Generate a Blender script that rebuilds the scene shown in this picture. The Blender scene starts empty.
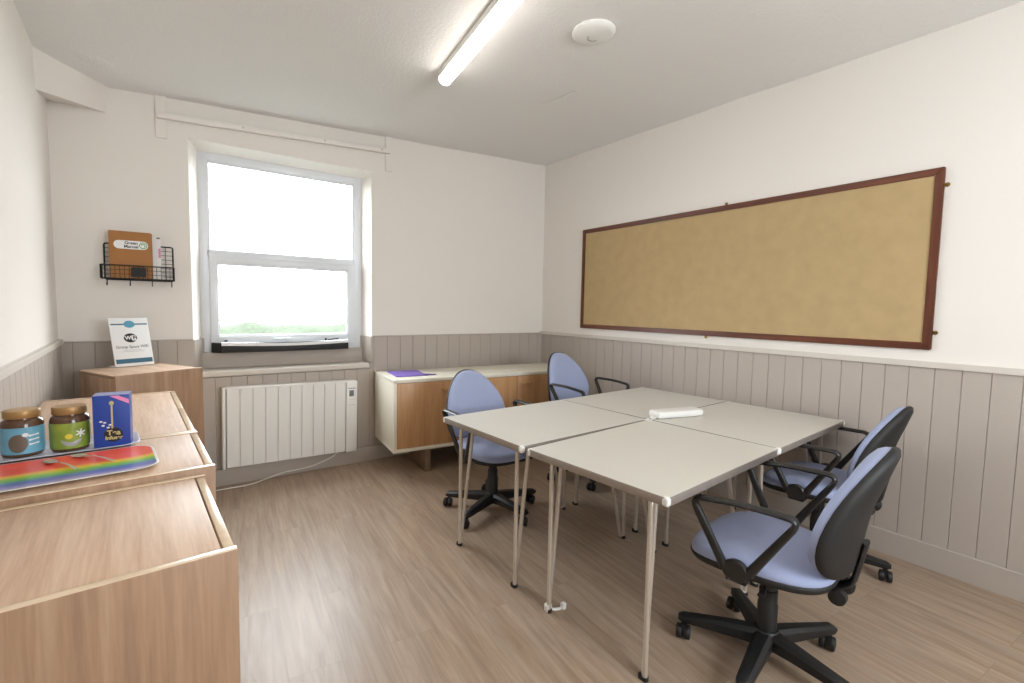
import bpy, bmesh, math, random
from mathutils import Vector, Matrix, noise
random.seed(7)
PI = math.pi
SC = bpy.context.scene
COL = SC.collection

# ------------------------------------------------------------------ helpers
def srgb(r, g, b):
    f = lambda c: (c/255/12.92) if c/255 <= .04045 else ((c/255+.055)/1.055)**2.4
    return (f(r), f(g), f(b), 1)

def new_mat(name):
    m = bpy.data.materials.new(name); m.use_nodes = True
    nt = m.node_tree
    return m, nt, nt.nodes['Principled BSDF']

def mat(name, col, rough=.5, metal=0., spec=.5, nscale=0, namt=0., bump=0., bscale=60, stretch=(1, 1, 1), sheen=0):
    """plain procedural material: base colour with a little noise, optional bump"""
    m, nt, b = new_mat(name)
    b.inputs['Base Color'].default_value = col
    b.inputs['Roughness'].default_value = rough
    b.inputs['Metallic'].default_value = metal
    b.inputs['Specular IOR Level'].default_value = spec
    if sheen: b.inputs['Sheen Weight'].default_value = sheen
    if namt or bump:
        tc = nt.nodes.new('ShaderNodeTexCoord'); mp = nt.nodes.new('ShaderNodeMapping')
        mp.inputs['Scale'].default_value = stretch
        nt.links.new(tc.outputs['Object'], mp.inputs['Vector'])
    if namt:
        n = nt.nodes.new('ShaderNodeTexNoise'); n.inputs['Scale'].default_value = nscale; n.inputs['Detail'].default_value = 5
        r = nt.nodes.new('ShaderNodeValToRGB')
        r.color_ramp.elements[0].color = tuple(c*(1-namt) for c in col[:3]) + (1,)
        r.color_ramp.elements[1].color = tuple(min(1, c*(1+namt)) for c in col[:3]) + (1,)
        r.color_ramp.elements[0].position = .3; r.color_ramp.elements[1].position = .7
        nt.links.new(mp.outputs[0], n.inputs['Vector']); nt.links.new(n.outputs['Fac'], r.inputs['Fac'])
        nt.links.new(r.outputs['Color'], b.inputs['Base Color'])
    if bump:
        n2 = nt.nodes.new('ShaderNodeTexNoise'); n2.inputs['Scale'].default_value = bscale; n2.inputs['Detail'].default_value = 4
        bp = nt.nodes.new('ShaderNodeBump'); bp.inputs['Strength'].default_value = bump; bp.inputs['Distance'].default_value = .01
        nt.links.new(mp.outputs[0], n2.inputs['Vector']); nt.links.new(n2.outputs['Fac'], bp.inputs['Height'])
        nt.links.new(bp.outputs['Normal'], b.inputs['Normal'])
    return m

def wood(name, c0, c1, c2, axis='z', rough=.45, scale=1., contrast=1.):
    """oak veneer: long streaks along one axis"""
    m, nt, b = new_mat(name)
    N = nt.nodes.new; Lk = nt.links.new
    tc = N('ShaderNodeTexCoord'); mp = N('ShaderNodeMapping')
    s = {'x': (.9, 17, 17), 'y': (17, .9, 17), 'z': (17, 17, .9)}[axis]
    mp.inputs['Scale'].default_value = tuple(v*scale for v in s)
    Lk(tc.outputs['Object'], mp.inputs['Vector'])
    n = N('ShaderNodeTexNoise'); n.inputs['Scale'].default_value = 1.6; n.inputs['Detail'].default_value = 6
    n.inputs['Roughness'].default_value = .6; n.inputs['Distortion'].default_value = .35
    Lk(mp.outputs[0], n.inputs['Vector'])
    r = N('ShaderNodeValToRGB'); e = r.color_ramp.elements
    e[0].position = .5-.2/contrast; e[0].color = c0
    e[1].position = .5+.2/contrast; e[1].color = c2
    k = r.color_ramp.elements.new(.5); k.color = c1
    Lk(n.outputs['Fac'], r.inputs['Fac'])
    n3 = N('ShaderNodeTexNoise'); n3.inputs['Scale'].default_value = 9; n3.inputs['Detail'].default_value = 3
    Lk(mp.outputs[0], n3.inputs['Vector'])
    mx = N('ShaderNodeMix'); mx.data_type = 'RGBA'; mx.blend_type = 'MULTIPLY'; mx.inputs['Factor'].default_value = .35
    r3 = N('ShaderNodeValToRGB'); r3.color_ramp.elements[0].position = .35; r3.color_ramp.elements[0].color = (.72, .66, .6, 1)
    r3.color_ramp.elements[1].position = .6; r3.color_ramp.elements[1].color = (1, 1, 1, 1)
    Lk(n3.outputs['Fac'], r3.inputs['Fac'])
    Lk(r.outputs['Color'], mx.inputs['A']); Lk(r3.outputs['Color'], mx.inputs['B'])
    Lk(mx.outputs['Result'], b.inputs['Base Color'])
    b.inputs['Roughness'].default_value = rough
    return m

def sweep(bm, pts, ru, rv=None, closed=False, seg=8, up=None, cap=True):
    """sweep an ellipse (radii ru, rv) along points"""
    rv = ru if rv is None else rv
    pts = [Vector(p) for p in pts]; n = len(pts)
    rings = []; prev = None
    for i, p in enumerate(pts):
        if closed: t = pts[(i+1) % n]-pts[i-1]
        else: t = pts[min(i+1, n-1)]-pts[max(i-1, 0)]
        t.normalize()
        if up is not None: u = Vector(up)
        elif prev is not None: u = prev
        else: u = Vector((0, 0, 1)) if abs(t.z) < .9 else Vector((1, 0, 0))
        u = (u-t*u.dot(t))
        if u.length < 1e-6: u = t.orthogonal()
        u.normalize(); v = t.cross(u); prev = u
        a = ru[i] if isinstance(ru, (list, tuple)) else ru
        c = rv[i] if isinstance(rv, (list, tuple)) else rv
        rings.append([bm.verts.new(p+u*(a*math.cos(2*PI*k/seg))+v*(c*math.sin(2*PI*k/seg))) for k in range(seg)])
    m = n if closed else n-1
    for i in range(m):
        A, B = rings[i], rings[(i+1) % n]
        for k in range(seg):
            bm.faces.new((A[k], A[(k+1) % seg], B[(k+1) % seg], B[k]))
    if cap and not closed:
        bm.faces.new(list(reversed(rings[0]))); bm.faces.new(rings[-1])

def fillet(pts, rad, n=5, closed=False):
    """round the corners of a polyline"""
    pts = [Vector(p) for p in pts]; out = []; N = len(pts)
    for i, p in enumerate(pts):
        if not closed and i in (0, N-1): out.append(p); continue
        a = pts[i-1]; b = pts[(i+1) % N]
        da = (a-p); db = (b-p)
        r = min(rad, da.length*.49, db.length*.49)
        A = p+da.normalized()*r; B = p+db.normalized()*r
        for k in range(n+1):
            t = k/n; out.append(A*(1-t)**2+p*2*t*(1-t)+B*t*t)
    return out

def box(bm, x0, x1, y0, y1, z0, z1, bev=.003, M=None, seg=2):
    r = bmesh.ops.create_cube(bm, size=1)
    vs = r['verts']
    for v in vs:
        v.co = Vector((x0+(v.co.x+.5)*(x1-x0), y0+(v.co.y+.5)*(y1-y0), z0+(v.co.z+.5)*(z1-z0)))
        if M is not None: v.co = M @ v.co
    if bev:
        es = list({e for v in vs for e in v.link_edges})
        bmesh.ops.bevel(bm, geom=es, offset=bev, segments=seg, affect='EDGES', profile=.5)

def lathe(bm, prof, seg=32, M=None, cap=True):
    rings = []
    for r, z in prof:
        ring = [Vector((r*math.cos(2*PI*k/seg), r*math.sin(2*PI*k/seg), z)) for k in range(seg)]
        rings.append([bm.verts.new((M @ c) if M is not None else c) for c in ring])
    for A, B in zip(rings, rings[1:]):
        for k in range(seg):
            bm.faces.new((A[k], A[(k+1) % seg], B[(k+1) % seg], B[k]))
    if cap:
        bm.faces.new(list(reversed(rings[0]))); bm.faces.new(rings[-1])

def prism(bm, poly, z0, z1, M=None):
    f = lambda x, y, z: (M @ Vector((x, y, z))) if M is not None else Vector((x, y, z))
    a = [bm.verts.new(f(x, y, z0)) for x, y in poly]; b = [bm.verts.new(f(x, y, z1)) for x, y in poly]
    n = len(poly)
    bm.faces.new(list(reversed(a))); bm.faces.new(b)
    for i in range(n): bm.faces.new((a[i], a[(i+1) % n], b[(i+1) % n], b[i]))

def layers(bm, rings, cap0=True, cap1=True):
    R = [[bm.verts.new(c) for c in ring] for ring in rings]
    for A, B in zip(R, R[1:]):
        n = len(A)
        for k in range(n): bm.faces.new((A[k], A[(k+1) % n], B[(k+1) % n], B[k]))
    if cap0: bm.faces.new(list(reversed(R[0])))
    if cap1: bm.faces.new(R[-1])

def obj(name, bm, m, parent=None, smooth=True, loc=None, rotz=None, angle=40):
    bmesh.ops.recalc_face_normals(bm, faces=bm.faces)
    me = bpy.data.meshes.new(name); bm.to_mesh(me); bm.free()
    me.materials.append(m)
    if smooth:
        for p in me.polygons: p.use_smooth = True
        me.set_sharp_from_angle(angle=math.radians(angle))
    o = bpy.data.objects.new(name, me); COL.objects.link(o)
    if parent is not None: o.parent = parent
    if loc is not None: o.location = loc
    if rotz is not None: o.rotation_euler = (0, 0, rotz)
    return o

def tag(o, label, cat, group=None):
    o['label'] = label; o['category'] = cat
    if group: o['group'] = group
    return o

def thing(name, label, cat, loc=(0, 0, 0), rotz=0, group=None):
    o = bpy.data.objects.new(name, None); COL.objects.link(o)
    o.location = loc; o.rotation_euler = (0, 0, rotz); o.empty_display_size = .1
    return tag(o, label, cat, group)

def struct(name, bm, m, parent=None, smooth=False):
    o = obj(name, bm, m, parent, smooth)
    if parent is None: o['kind'] = 'structure'
    return o

def dup(root, label, loc, rotz, group=None):
    r = root.copy(); COL.objects.link(r); r.location = loc; r.rotation_euler = (0, 0, rotz); r['label'] = label
    if group: r['group'] = group
    for ch in list(root.children):
        c = ch.copy(); COL.objects.link(c); c.parent = r
        for g in list(ch.children):
            d = g.copy(); COL.objects.link(d); d.parent = c
    return r

def text(name, body, size, m, parent, M, align='CENTER', bold=0.):
    """lettering lying in the local XY plane of matrix M"""
    cu = bpy.data.curves.new(name, 'FONT'); cu.body = body; cu.size = size; cu.align_x = align; cu.align_y = 'CENTER'
    cu.extrude = .0002; cu.offset = bold
    tmp = bpy.data.objects.new(name+'_tmp', cu); COL.objects.link(tmp)
    bpy.context.view_layer.update()
    me = bpy.data.meshes.new_from_object(tmp.evaluated_get(bpy.context.evaluated_depsgraph_get()))
    bpy.data.objects.remove(tmp); bpy.data.curves.remove(cu)
    me.transform(M); me.materials.clear(); me.materials.append(m)
    o = bpy.data.objects.new(name, me); COL.objects.link(o); o.parent = parent
    return o

def B(): return bmesh.new()
def RZ(a): return Matrix.Rotation(a, 4, 'Z')
def T(x, y, z): return Matrix.Translation((x, y, z))

# ------------------------------------------------------------------ materials
WALLW = srgb(239, 233, 226)
M_wall = mat('wall paint', WALLW, .85, spec=.2, bump=.12, bscale=14)
M_ceil = mat('textured ceiling paint', srgb(235, 233, 230), .9, spec=.15, bump=.32, bscale=70)
M_pan = mat('greige panelling paint', srgb(186, 175, 165), .5, spec=.35)
M_cap = mat('pale dado paint', srgb(214, 206, 196), .45)
M_upvc = mat('white upvc', srgb(228, 231, 235), .3)
M_white = mat('white plastic', srgb(236, 235, 231), .35)
M_rad = mat('white radiator enamel', srgb(238, 236, 232), .35)
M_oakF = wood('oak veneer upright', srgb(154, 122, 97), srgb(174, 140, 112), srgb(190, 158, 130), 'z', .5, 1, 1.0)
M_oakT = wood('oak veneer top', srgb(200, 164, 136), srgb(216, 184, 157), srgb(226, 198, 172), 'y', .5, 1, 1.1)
M_oakE = mat('pale oak edge with painted sheen', srgb(232, 208, 178), .25, nscale=30, namt=.06)  # pale edging, lightened to paint window sheen into the door edges
M_beech = wood('beech door', srgb(194, 146, 100), srgb(205, 158, 112), srgb(214, 168, 124), 'z', .4, .8, 1)
M_cream = mat('cream melamine', srgb(238, 233, 217), .4)
M_gap = mat('dark gap', srgb(40, 30, 24), .8)
M_cork = mat('cork', srgb(190, 164, 122), .9, spec=.1, nscale=11, namt=.045, bump=.15, bscale=300)
M_maho = wood('dark red-brown wood', srgb(80, 38, 22), srgb(104, 54, 32), srgb(122, 68, 42), 'y', .35, 1, 1)
M_maho2 = wood('dark red-brown wood upright', srgb(80, 38, 22), srgb(104, 54, 32), srgb(122, 68, 42), 'z', .35, 1, 1)
M_brass = mat('brass', srgb(150, 125, 70), .35, 1)
M_ttop = mat('pale grey laminate', srgb(212, 208, 199), .36, nscale=160, namt=.03)
M_tedge = mat('brushed metal edge', srgb(152, 142, 134), .38, .35, nscale=40, namt=.06)
M_leg = mat('satin steel', srgb(206, 196, 184), .32, .55)
M_blue = mat('blue fabric', srgb(164, 174, 208), .8, spec=.2, nscale=500, namt=.06, bump=.1, bscale=900, sheen=.2)
M_black = mat('black plastic', srgb(25, 25, 26), .48)
M_blackm = mat('black moulded shell', srgb(29, 28, 28), .6, bump=.08, bscale=500)
M_arm = mat('black arm plastic', srgb(34, 33, 33), .33)
M_wire = mat('black wire', srgb(40, 38, 37), .5, .5)
M_card = mat('brown card', srgb(168, 116, 66), .75, nscale=25, namt=.04)
M_paper = mat('white paper', srgb(238, 238, 238), .6)
M_ink = mat('black ink', srgb(38, 40, 44), .6)
M_inkg = mat('grey ink', srgb(120, 122, 126), .6)
M_teal = mat('slate blue print', srgb(62, 107, 132), .5)
M_lblue = mat('light blue print', srgb(92, 160, 190), .5)
M_green = mat('green print', srgb(70, 160, 84), .5)
M_navy = mat('blue card', srgb(40, 70, 158), .4)
M_pink = mat('pink print', srgb(238, 146, 196), .5)
M_gold = mat('pale gold print', srgb(205, 190, 130), .5)
M_purple = mat('purple card', srgb(134, 110, 198), .5)
M_glassw = mat('white outside', (1, 1, 1, 1))
M_screen = mat('grey display', srgb(120, 124, 126), .25)
M_cord = mat('white cable', srgb(225, 222, 214), .4)

def glass_mat(name, tint=(1, 1, 1, 1)):
    m, nt, b = new_mat(name)
    nt.nodes.remove(b)
    out = nt.nodes['Material Output']
    tr = nt.nodes.new('ShaderNodeBsdfTransparent'); tr.inputs[0].default_value = tint
    gl = nt.nodes.new('ShaderNodeBsdfGlossy'); gl.inputs['Roughness'].default_value = .02
    fr = nt.nodes.new('ShaderNodeFresnel'); fr.inputs['IOR'].default_value = 1.45
    mx = nt.nodes.new('ShaderNodeMixShader')
    ge = nt.nodes.new('ShaderNodeNewGeometry'); mu = nt.nodes.new('ShaderNodeMath'); mu.operation = 'MULTIPLY'
    sb = nt.nodes.new('ShaderNodeMath'); sb.operation = 'SUBTRACT'; sb.inputs[0].default_value = 1
    nt.links.new(ge.outputs['Backfacing'], sb.inputs[1]); nt.links.new(fr.outputs[0], mu.inputs[0]); nt.links.new(sb.outputs[0], mu.inputs[1])
    nt.links.new(mu.outputs[0], mx.inputs[0]); nt.links.new(tr.outputs[0], mx.inputs[1]); nt.links.new(gl.outputs[0], mx.inputs[2])
    nt.links.new(mx.outputs[0], out.inputs['Surface'])
    return m
M_glass = glass_mat('window glass')
M_jarglass = mat('jar of brown coffee', srgb(92, 66, 48), .12)
M_lid = mat('gold jar lid', srgb(170, 134, 84), .4, .35)

def floor_mat():
    m, nt, b = new_mat('oak plank vinyl')
    N = nt.nodes.new; Lk = nt.links.new
    tc = N('ShaderNodeTexCoord'); mp = N('ShaderNodeMapping')
    mp.inputs['Rotation'].default_value = (0, 0, math.radians(90+5))
    Lk(tc.outputs['Object'], mp.inputs['Vector'])
    br = N('ShaderNodeTexBrick'); br.offset = .37; br.offset_frequency = 2
    br.inputs['Color1'].default_value = (.2, .2, .2, 1); br.inputs['Color2'].default_value = (.8, .8, .8, 1)
    br.inputs['Mortar'].default_value = (.0, .0, .0, 1)
    br.inputs['Scale'].default_value = 1; br.inputs['Mortar Size'].default_value = .0009; br.inputs['Mortar Smooth'].default_value = .2
    br.inputs['Brick Width'].default_value = 1.22; br.inputs['Row Height'].default_value = .18
    Lk(mp.outputs[0], br.inputs['Vector'])
    mp2 = N('ShaderNodeMapping'); mp2.inputs['Scale'].default_value = (1.4, 22, 1)
    Lk(mp.outputs[0], mp2.inputs['Vector'])
    ad = N('ShaderNodeVectorMath'); ad.operation = 'ADD'
    ml = N('ShaderNodeVectorMath'); ml.operation = 'SCALE'; ml.inputs['Scale'].default_value = 23
    Lk(br.outputs['Color'], ml.inputs[0]); Lk(mp2.outputs[0], ad.inputs[0]); Lk(ml.outputs[0], ad.inputs[1])
    n = N('ShaderNodeTexNoise'); n.inputs['Scale'].default_value = 1.7; n.inputs['Detail'].default_value = 7; n.inputs['Roughness'].default_value = .62
    n.inputs['Distortion'].default_value = .8
    Lk(ad.outputs[0], n.inputs['Vector'])
    r = N('ShaderNodeValToRGB'); e = r.color_ramp.elements
    e[0].position = .22; e[0].color = srgb(138, 114, 94)
    e[1].position = .78; e[1].color = srgb(190, 169, 148)
    k = e.new(.5); k.color = srgb(168, 145, 124)
    Lk(n.outputs['Fac'], r.inputs['Fac'])
    # plank to plank tone
    mx = N('ShaderNodeMix'); mx.data_type = 'RGBA'; mx.blend_type = 'MULTIPLY'; mx.inputs['Factor'].default_value = 1
    r2 = N('ShaderNodeValToRGB'); r2.color_ramp.elements[0].color = (.93, .925, .92, 1); r2.color_ramp.elements[1].color = (1.03, 1.025, 1.02, 1)
    Lk(br.outputs['Color'], r2.inputs['Fac'])
    Lk(r.outputs['Color'], mx.inputs['A']); Lk(r2.outputs['Color'], mx.inputs['B'])
    mx2 = N('ShaderNodeMix'); mx2.data_type = 'RGBA'; mx2.blend_type = 'MULTIPLY'
    Lk(br.outputs['Fac'], mx2.inputs['Factor']); Lk(mx.outputs['Result'], mx2.inputs['A']); mx2.inputs['B'].default_value = (.78, .75, .72, 1)
    # grey wash drifting over the boards
    n2 = N('ShaderNodeTexNoise'); n2.inputs['Scale'].default_value = 1.5; n2.inputs['Detail'].default_value = 4
    Lk(mp2.outputs[0], n2.inputs['Vector'])
    mx3 = N('ShaderNodeMix'); mx3.data_type = 'RGBA'
    mr = N('ShaderNodeMapRange'); mr.inputs['From Min'].default_value = .45; mr.inputs['From Max'].default_value = .75; mr.inputs['To Max'].default_value = .4
    Lk(n2.outputs['Fac'], mr.inputs['Value']); Lk(mr.outputs[0], mx3.inputs['Factor'])
    Lk(mx2.outputs['Result'], mx3.inputs['A']); mx3.inputs['B'].default_value = srgb(158, 146, 134)
    Lk(mx3.outputs['Result'], b.inputs['Base Color'])
    b.inputs['Roughness'].default_value = .36
    b.inputs['Specular IOR Level'].default_value = .55
    bp = N('ShaderNodeBump'); bp.inputs['Strength'].default_value = .12; bp.inputs['Distance'].default_value = .003
    Lk(n.outputs['Fac'], bp.inputs['Height']); Lk(bp.outputs['Normal'], b.inputs['Normal'])
    return m
M_floor = floor_mat()

# ------------------------------------------------------------------ room shell
HW = 1.058                       # dado height
YF = -5.3                        # wall behind the camera
def lwx(y): return -3.779-.0523*y        # face of the left wall
def cz(x, y):                    # sagging ceiling
    return 2.815+.0512*x+.0153*y
WX0, WX1 = -3.10, -1.85          # window opening at the wall face
WZ0, WZ1 = .79, 2.42
YW = .20                         # depth of the recess

bm = B(); box(bm, -4.1, .3, YF-.2, .45, -.1, 0, 0); struct('floor', bm, M_floor)

bm = B()
nx, ny = 46, 60
g = []
for j in range(ny+1):
    row = []
    for i in range(nx+1):
        x = -4.05+4.35*i/nx; y = YF-.2+(.45-YF+.2)*j/ny
        z = cz(x, y)+.006*noise.noise(Vector((x*2.1, y*2.1, 0)))
        row.append(bm.verts.new((x, y, z)))
    g.append(row)
for j in range(ny):
    for i in range(nx): bm.faces.new((g[j][i], g[j+1][i], g[j+1][i+1], g[j][i+1]))
ext = bmesh.ops.extrude_face_region(bm, geom=list(bm.faces))
for v in ext['geom']:
    if isinstance(v, bmesh.types.BMVert): v.co.z = 3.0
ceil = struct('ceiling', bm, M_ceil, smooth=True)
# hairline flake in the ceiling paint
bm = B()
def cp(x, y, d): return (x, y, cz(x, y)+.006*noise.noise(Vector((x*2.1, y*2.1, 0)))-d)
sweep(bm, [cp(-1.052, -1.22, -.001), cp(-1.05, -1.36, .004), cp(-1.054, -1.46, .012), cp(-1.046, -1.57, .004)], .003, .012, seg=6)
struct('ceiling_crack', bm, M_ceil, ceil)

# back wall with splayed window recess
bm = B()
def q(*p): bm.faces.new([bm.verts.new(v) for v in p])
X0, X1, ZT = -3.95, .12, 2.9
xs = [X0, WX0, WX1, X1]; zs = [-.05, WZ0, WZ1, ZT]
for i in range(3):
    for k in range(3):
        if i == 1 and k == 1: continue
        q((xs[i], 0, zs[k]), (xs[i+1], 0, zs[k]), (xs[i+1], 0, zs[k+1]), (xs[i], 0, zs[k+1]))
        q((xs[i], .32, zs[k]), (xs[i+1], .32, zs[k]), (xs[i+1], .32, zs[k+1]), (xs[i], .32, zs[k+1]))
a0, a1, c0, c1 = -3.035, -1.885, WZ0, 2.39
q((WX0, 0, WZ0), (WX0, 0, WZ1), (a0, YW, c1), (a0, YW, c0)); q((WX1, 0, WZ0), (a1, YW, c0), (a1, YW, c1), (WX1, 0, WZ1))
q((WX0, 0, WZ1), (WX1, 0, WZ1), (a1, YW, c1), (a0, YW, c1)); q((WX0, 0, WZ0), (a0, YW, c0), (a1, YW, c0), (WX1, 0, WZ0))
q((a0, YW, c0), (a0, YW, c1), (WX0, .32, WZ1), (WX0, .32, WZ0)); q((a1, YW, c0), (WX1, .32, WZ0), (WX1, .32, WZ1), (a1, YW, c1))
q((a0, YW, c1), (a1, YW, c1), (WX1, .32, WZ1), (WX0, .32, WZ1)); q((a0, YW, c0), (WX0, .32, WZ0), (WX1, .32, WZ0), (a1, YW, c0))
q((X0, 0, -.05), (X0, 0, ZT), (X0, .32, ZT), (X0, .32, -.05)); q((X1, 0, -.05), (X1, .32, -.05), (X1, .32, ZT), (X1, 0, ZT))
bmesh.ops.remove_doubles(bm, verts=bm.verts, dist=1e-5)
struct('wall_back', bm, M_wall)

bm = B(); box(bm, 0, .15, YF-.15, .1, -.05, 2.95, 0); struct('wall_right', bm, M_wall)
bm = B(); prism(bm, [(lwx(.1), .1), (lwx(.1)-.15, .1), (lwx(YF)-.15, YF-.15), (lwx(YF), YF-.15)], -.05, 2.95); struct('wall_left', bm, M_wall)
bm = B()                          # wall behind the viewer, with an opening added for fill daylight
fx_ = [-3.9, -2.3, -.9, .15]; fz_ = [-.05, .95, 2.3, 2.95]
for i in range(3):
    for k in range(3):
        if i == 1 and k == 1: continue
        box(bm, fx_[i], fx_[i+1], YF-.15, YF, fz_[k], fz_[k+1], 0)
struct('wall_front', bm, M_wall)

# tongue-and-groove panelling: boards separated by V grooves, swept upright
def panel(name, p0, p1, z0, z1, nrm, start=.0, pitch=.105, th=.012):
    p0 = Vector(p0).to_3d(); p1 = Vector(p1).to_3d(); d = (p1-p0); L = d.length; d.normalize(); n = Vector(nrm).normalized()
    cuts = [(0, th)]
    s = start
    while s < L-.004:
        if s > .006: cuts += [(s-.003, th), (s, th-.005), (s+.003, th)]
        s += pitch
    cuts.append((L, th))
    bm = B(); lo = []; hi = []
    for s, h in cuts:
        c = p0+d*s+n*h
        lo.append(bm.verts.new((c.x, c.y, z0))); hi.append(bm.verts.new((c.x, c.y, z1)))
    for i in range(len(cuts)-1): bm.faces.new((lo[i], lo[i+1], hi[i+1], hi[i]))
    b0 = [bm.verts.new((p.x, p.y, z)) for p in (p0, p1) for z in (z0, z1)]
    bm.faces.new([b0[1]]+hi+[b0[3]])
    bm.faces.new((lo[0], hi[0], b0[1], b0[0])); bm.faces.new((lo[-1], b0[2], b0[3], hi[-1]))
    struct(name, bm, M_pan)
panel('trim_1', (0, 0), (0, YF), 0, HW, (-1, 0, 0), .106-.014, .1045)          # right wall
panel('trim_2', (WX1, 0), (-.012, 0), 0, HW, (0, -1, 0), .012, .118)            # back wall right of the window
panel('trim_3', (WX0, 0), (WX1, 0), 0, WZ0, (0, -1, 0), .02, .1)                # below the window
panel('trim_4', (lwx(0)+.012, 0), (WX0, 0), 0, HW, (0, -1, 0), .05, .105)       # back wall left of the window
panel('trim_5', (lwx(YF), YF), (lwx(0), 0), 0, HW, (1, .0523, 0), .03, .105)    # left wall
panel('trim_6', (WX0, 0), (a0, YW-.02), .838, HW, (.95, .3, 0), .05, .09, .008)       # recess cheeks
panel('trim_7', (a1, YW-.02), (WX1, 0), .838, HW, (-.95, .2, 0), .05, .05, .008)

# dado caps, baseboards
def bar(name, p0, p1, n, z0, z1, th, m=M_cap, bev=.004):
    p0 = Vector(p0); p1 = Vector(p1); d = p1-p0; L = d.length; a = math.atan2(d.y, d.x)
    nn = Vector(n); side = Vector((-math.sin(a), math.cos(a), 0)).dot(Vector((nn.x, nn.y, 0)))
    bm = B(); M = T(p0.x, p0.y, 0) @ RZ(a)
    y0, y1 = (0, th) if side > 0 else (-th, 0)
    box(bm, 0, L, y0, y1, z0, z1, bev, M); struct(name, bm, m, smooth=True)
bar('trim_8', (0, 0), (0, YF), (-1, 0), HW-.002, HW+.02, .024)
bar('trim_9', (WX1, 0), (0, 0), (0, -1), HW-.002, HW+.008, .016, M_pan)
bar('trim_10', (lwx(0), 0), (WX0, 0), (0, -1), HW-.002, HW+.008, .016, M_pan)
bar('trim_11', (lwx(YF), YF), (lwx(0), 0), (1, 0), HW-.002, HW+.02, .024)
bar('baseboard_right', (-.012, -.02), (-.012, YF), (-1, 0), 0, .125, .016, M_pan)
bar('baseboard_back', (lwx(0)+.03, -.012), (-.028, -.012), (0, -1), 0, .125, .016, M_pan)
bar('baseboard_left', (lwx(YF)+.012, YF), (lwx(0)+.012, 0), (1, 0), 0, .125, .016, M_pan)
# boxed-in pipe at the left end of the back wall, sloping off to the left wall
bm = B()
P = [(-3.755, -.455, 2.402), (-3.79, 0, 2.49), (-3.51, 0, 2.483)]
Q = [(-3.752, -.50, 2.75), (-3.79, 0, 2.75), (-3.475, 0, 2.75)]
P = [Vector(p) for p in P]; P[0].x -= .04; P[1].x -= .03; P[1].y += .01; P[2].y += .01
Q = [Vector(p) for p in Q]; Q[0].x -= .04; Q[1].x -= .03; Q[1].y += .01; Q[2].y += .01
a = [bm.verts.new(p) for p in P]; b = [bm.verts.new(p) for p in Q]
bm.faces.new(a); bm.faces.new(list(reversed(b)))
for i in range(3): bm.faces.new((a[i], a[(i+1) % 3], b[(i+1) % 3], b[i]))
struct('trim_12', bm, M_wall)
# patch of old plaster bulging from the ceiling beside it
bm = B(); bmesh.ops.create_uvsphere(bm, u_segments=24, v_segments=12, radius=1)
for v in bm.verts: v.co = T(-3.56, -.42, 2.645) @ RZ(.6) @ Vector((v.co.x*.17, v.co.y*.10, v.co.z*.022))
struct('trim_13', bm, M_ceil, smooth=True)
# window ledge: nosed board, and the upright board under the frame
bm = B(); box(bm, WX0-.0+.0, WX1-.03, -.036, YW-.02, .795, .838, .010, seg=3); struct('trim_14', bm, M_cap, smooth=True)
bm = B(); box(bm, a0-.02, a1+.02, .145, .185, .838, .955, .004); struct('trim_15', bm, M_pan, smooth=True)

# ------------------------------------------------------------------ window
win = bpy.data.objects.new('window_1', None); COL.objects.link(win); win['kind'] = 'structure'
win['label'] = 'white plastic framed window with a fixed pane above an opening light'
def ring(bm, x0, x1, z0, z1, w, y0, y1, bev=.004):
    wl, wr, wb, wt = w
    box(bm, x0, x0+wl, y0, y1, z0, z1, bev); box(bm, x1-wr, x1, y0, y1, z0, z1, bev)
    box(bm, x0+wl-.004, x1-wr+.004, y0, y1, z1-wt, z1, bev); box(bm, x0+wl-.004, x1-wr+.004, y0, y1, z0, z0+wb, bev)
bm = B(); ring(bm, -3.06, -1.86, .945, 2.41, (.075, .082, .06, .075), .175, .245)
box(bm, -3.0, -1.93, .175, .245, 1.655, 1.70, .004)
obj('window_frame', bm, M_upvc, win)
bm = B(); ring(bm, -2.988, -1.938, 1.004, 1.660, (.049, .064, .068, .053), .158, .23, .006)
ring(bm, -2.942, -2.000, 1.070, 1.610, (.010, .010, .012, .012), .168, .20, .002)
obj('window_sash', bm, M_upvc, win)
bm = B(); ring(bm, -2.986, -1.942, 1.700, 2.337, (.010, .010, .008, .012), .182, .21, .003)
obj('glazing_bead', bm, M_upvc, win)
bm = B(); box(bm, -2.982, -1.946, .212, .218, 1.702, 2.335, 0); obj('glass_pane', bm, M_glass, win, False)
bm = B(); box(bm, -2.938, -2.004, .205, .211, 1.075, 1.606, 0); obj('glass_pane', bm, M_glass, win, False)
bm = B(); box(bm, -2.49, -2.46, .138, .160, 1.026, 1.056, .004); box(bm, -2.58, -2.455, .130, .144, 1.038, 1.054, .006)
obj('window_handle', bm, M_upvc, win)

added_win = bpy.data.objects.new('added_window', None); COL.objects.link(added_win); added_win['kind'] = 'structure'  # unseen window, added to bring fill daylight from behind the viewer
bm = B(); ring(bm, -2.3, -.9, .95, 2.3, (.06, .06, .06, .06), YF-.12, YF-.05); box(bm, -1.63, -1.57, YF-.12, YF-.05, 1.0, 2.25, .004)
obj('window_frame', bm, M_upvc, added_win)
bm = B(); box(bm, -2.25, -.95, YF-.09, YF-.084, 1.0, 2.25, 0); obj('glass_pane', bm, M_glass, added_win, False)

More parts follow.
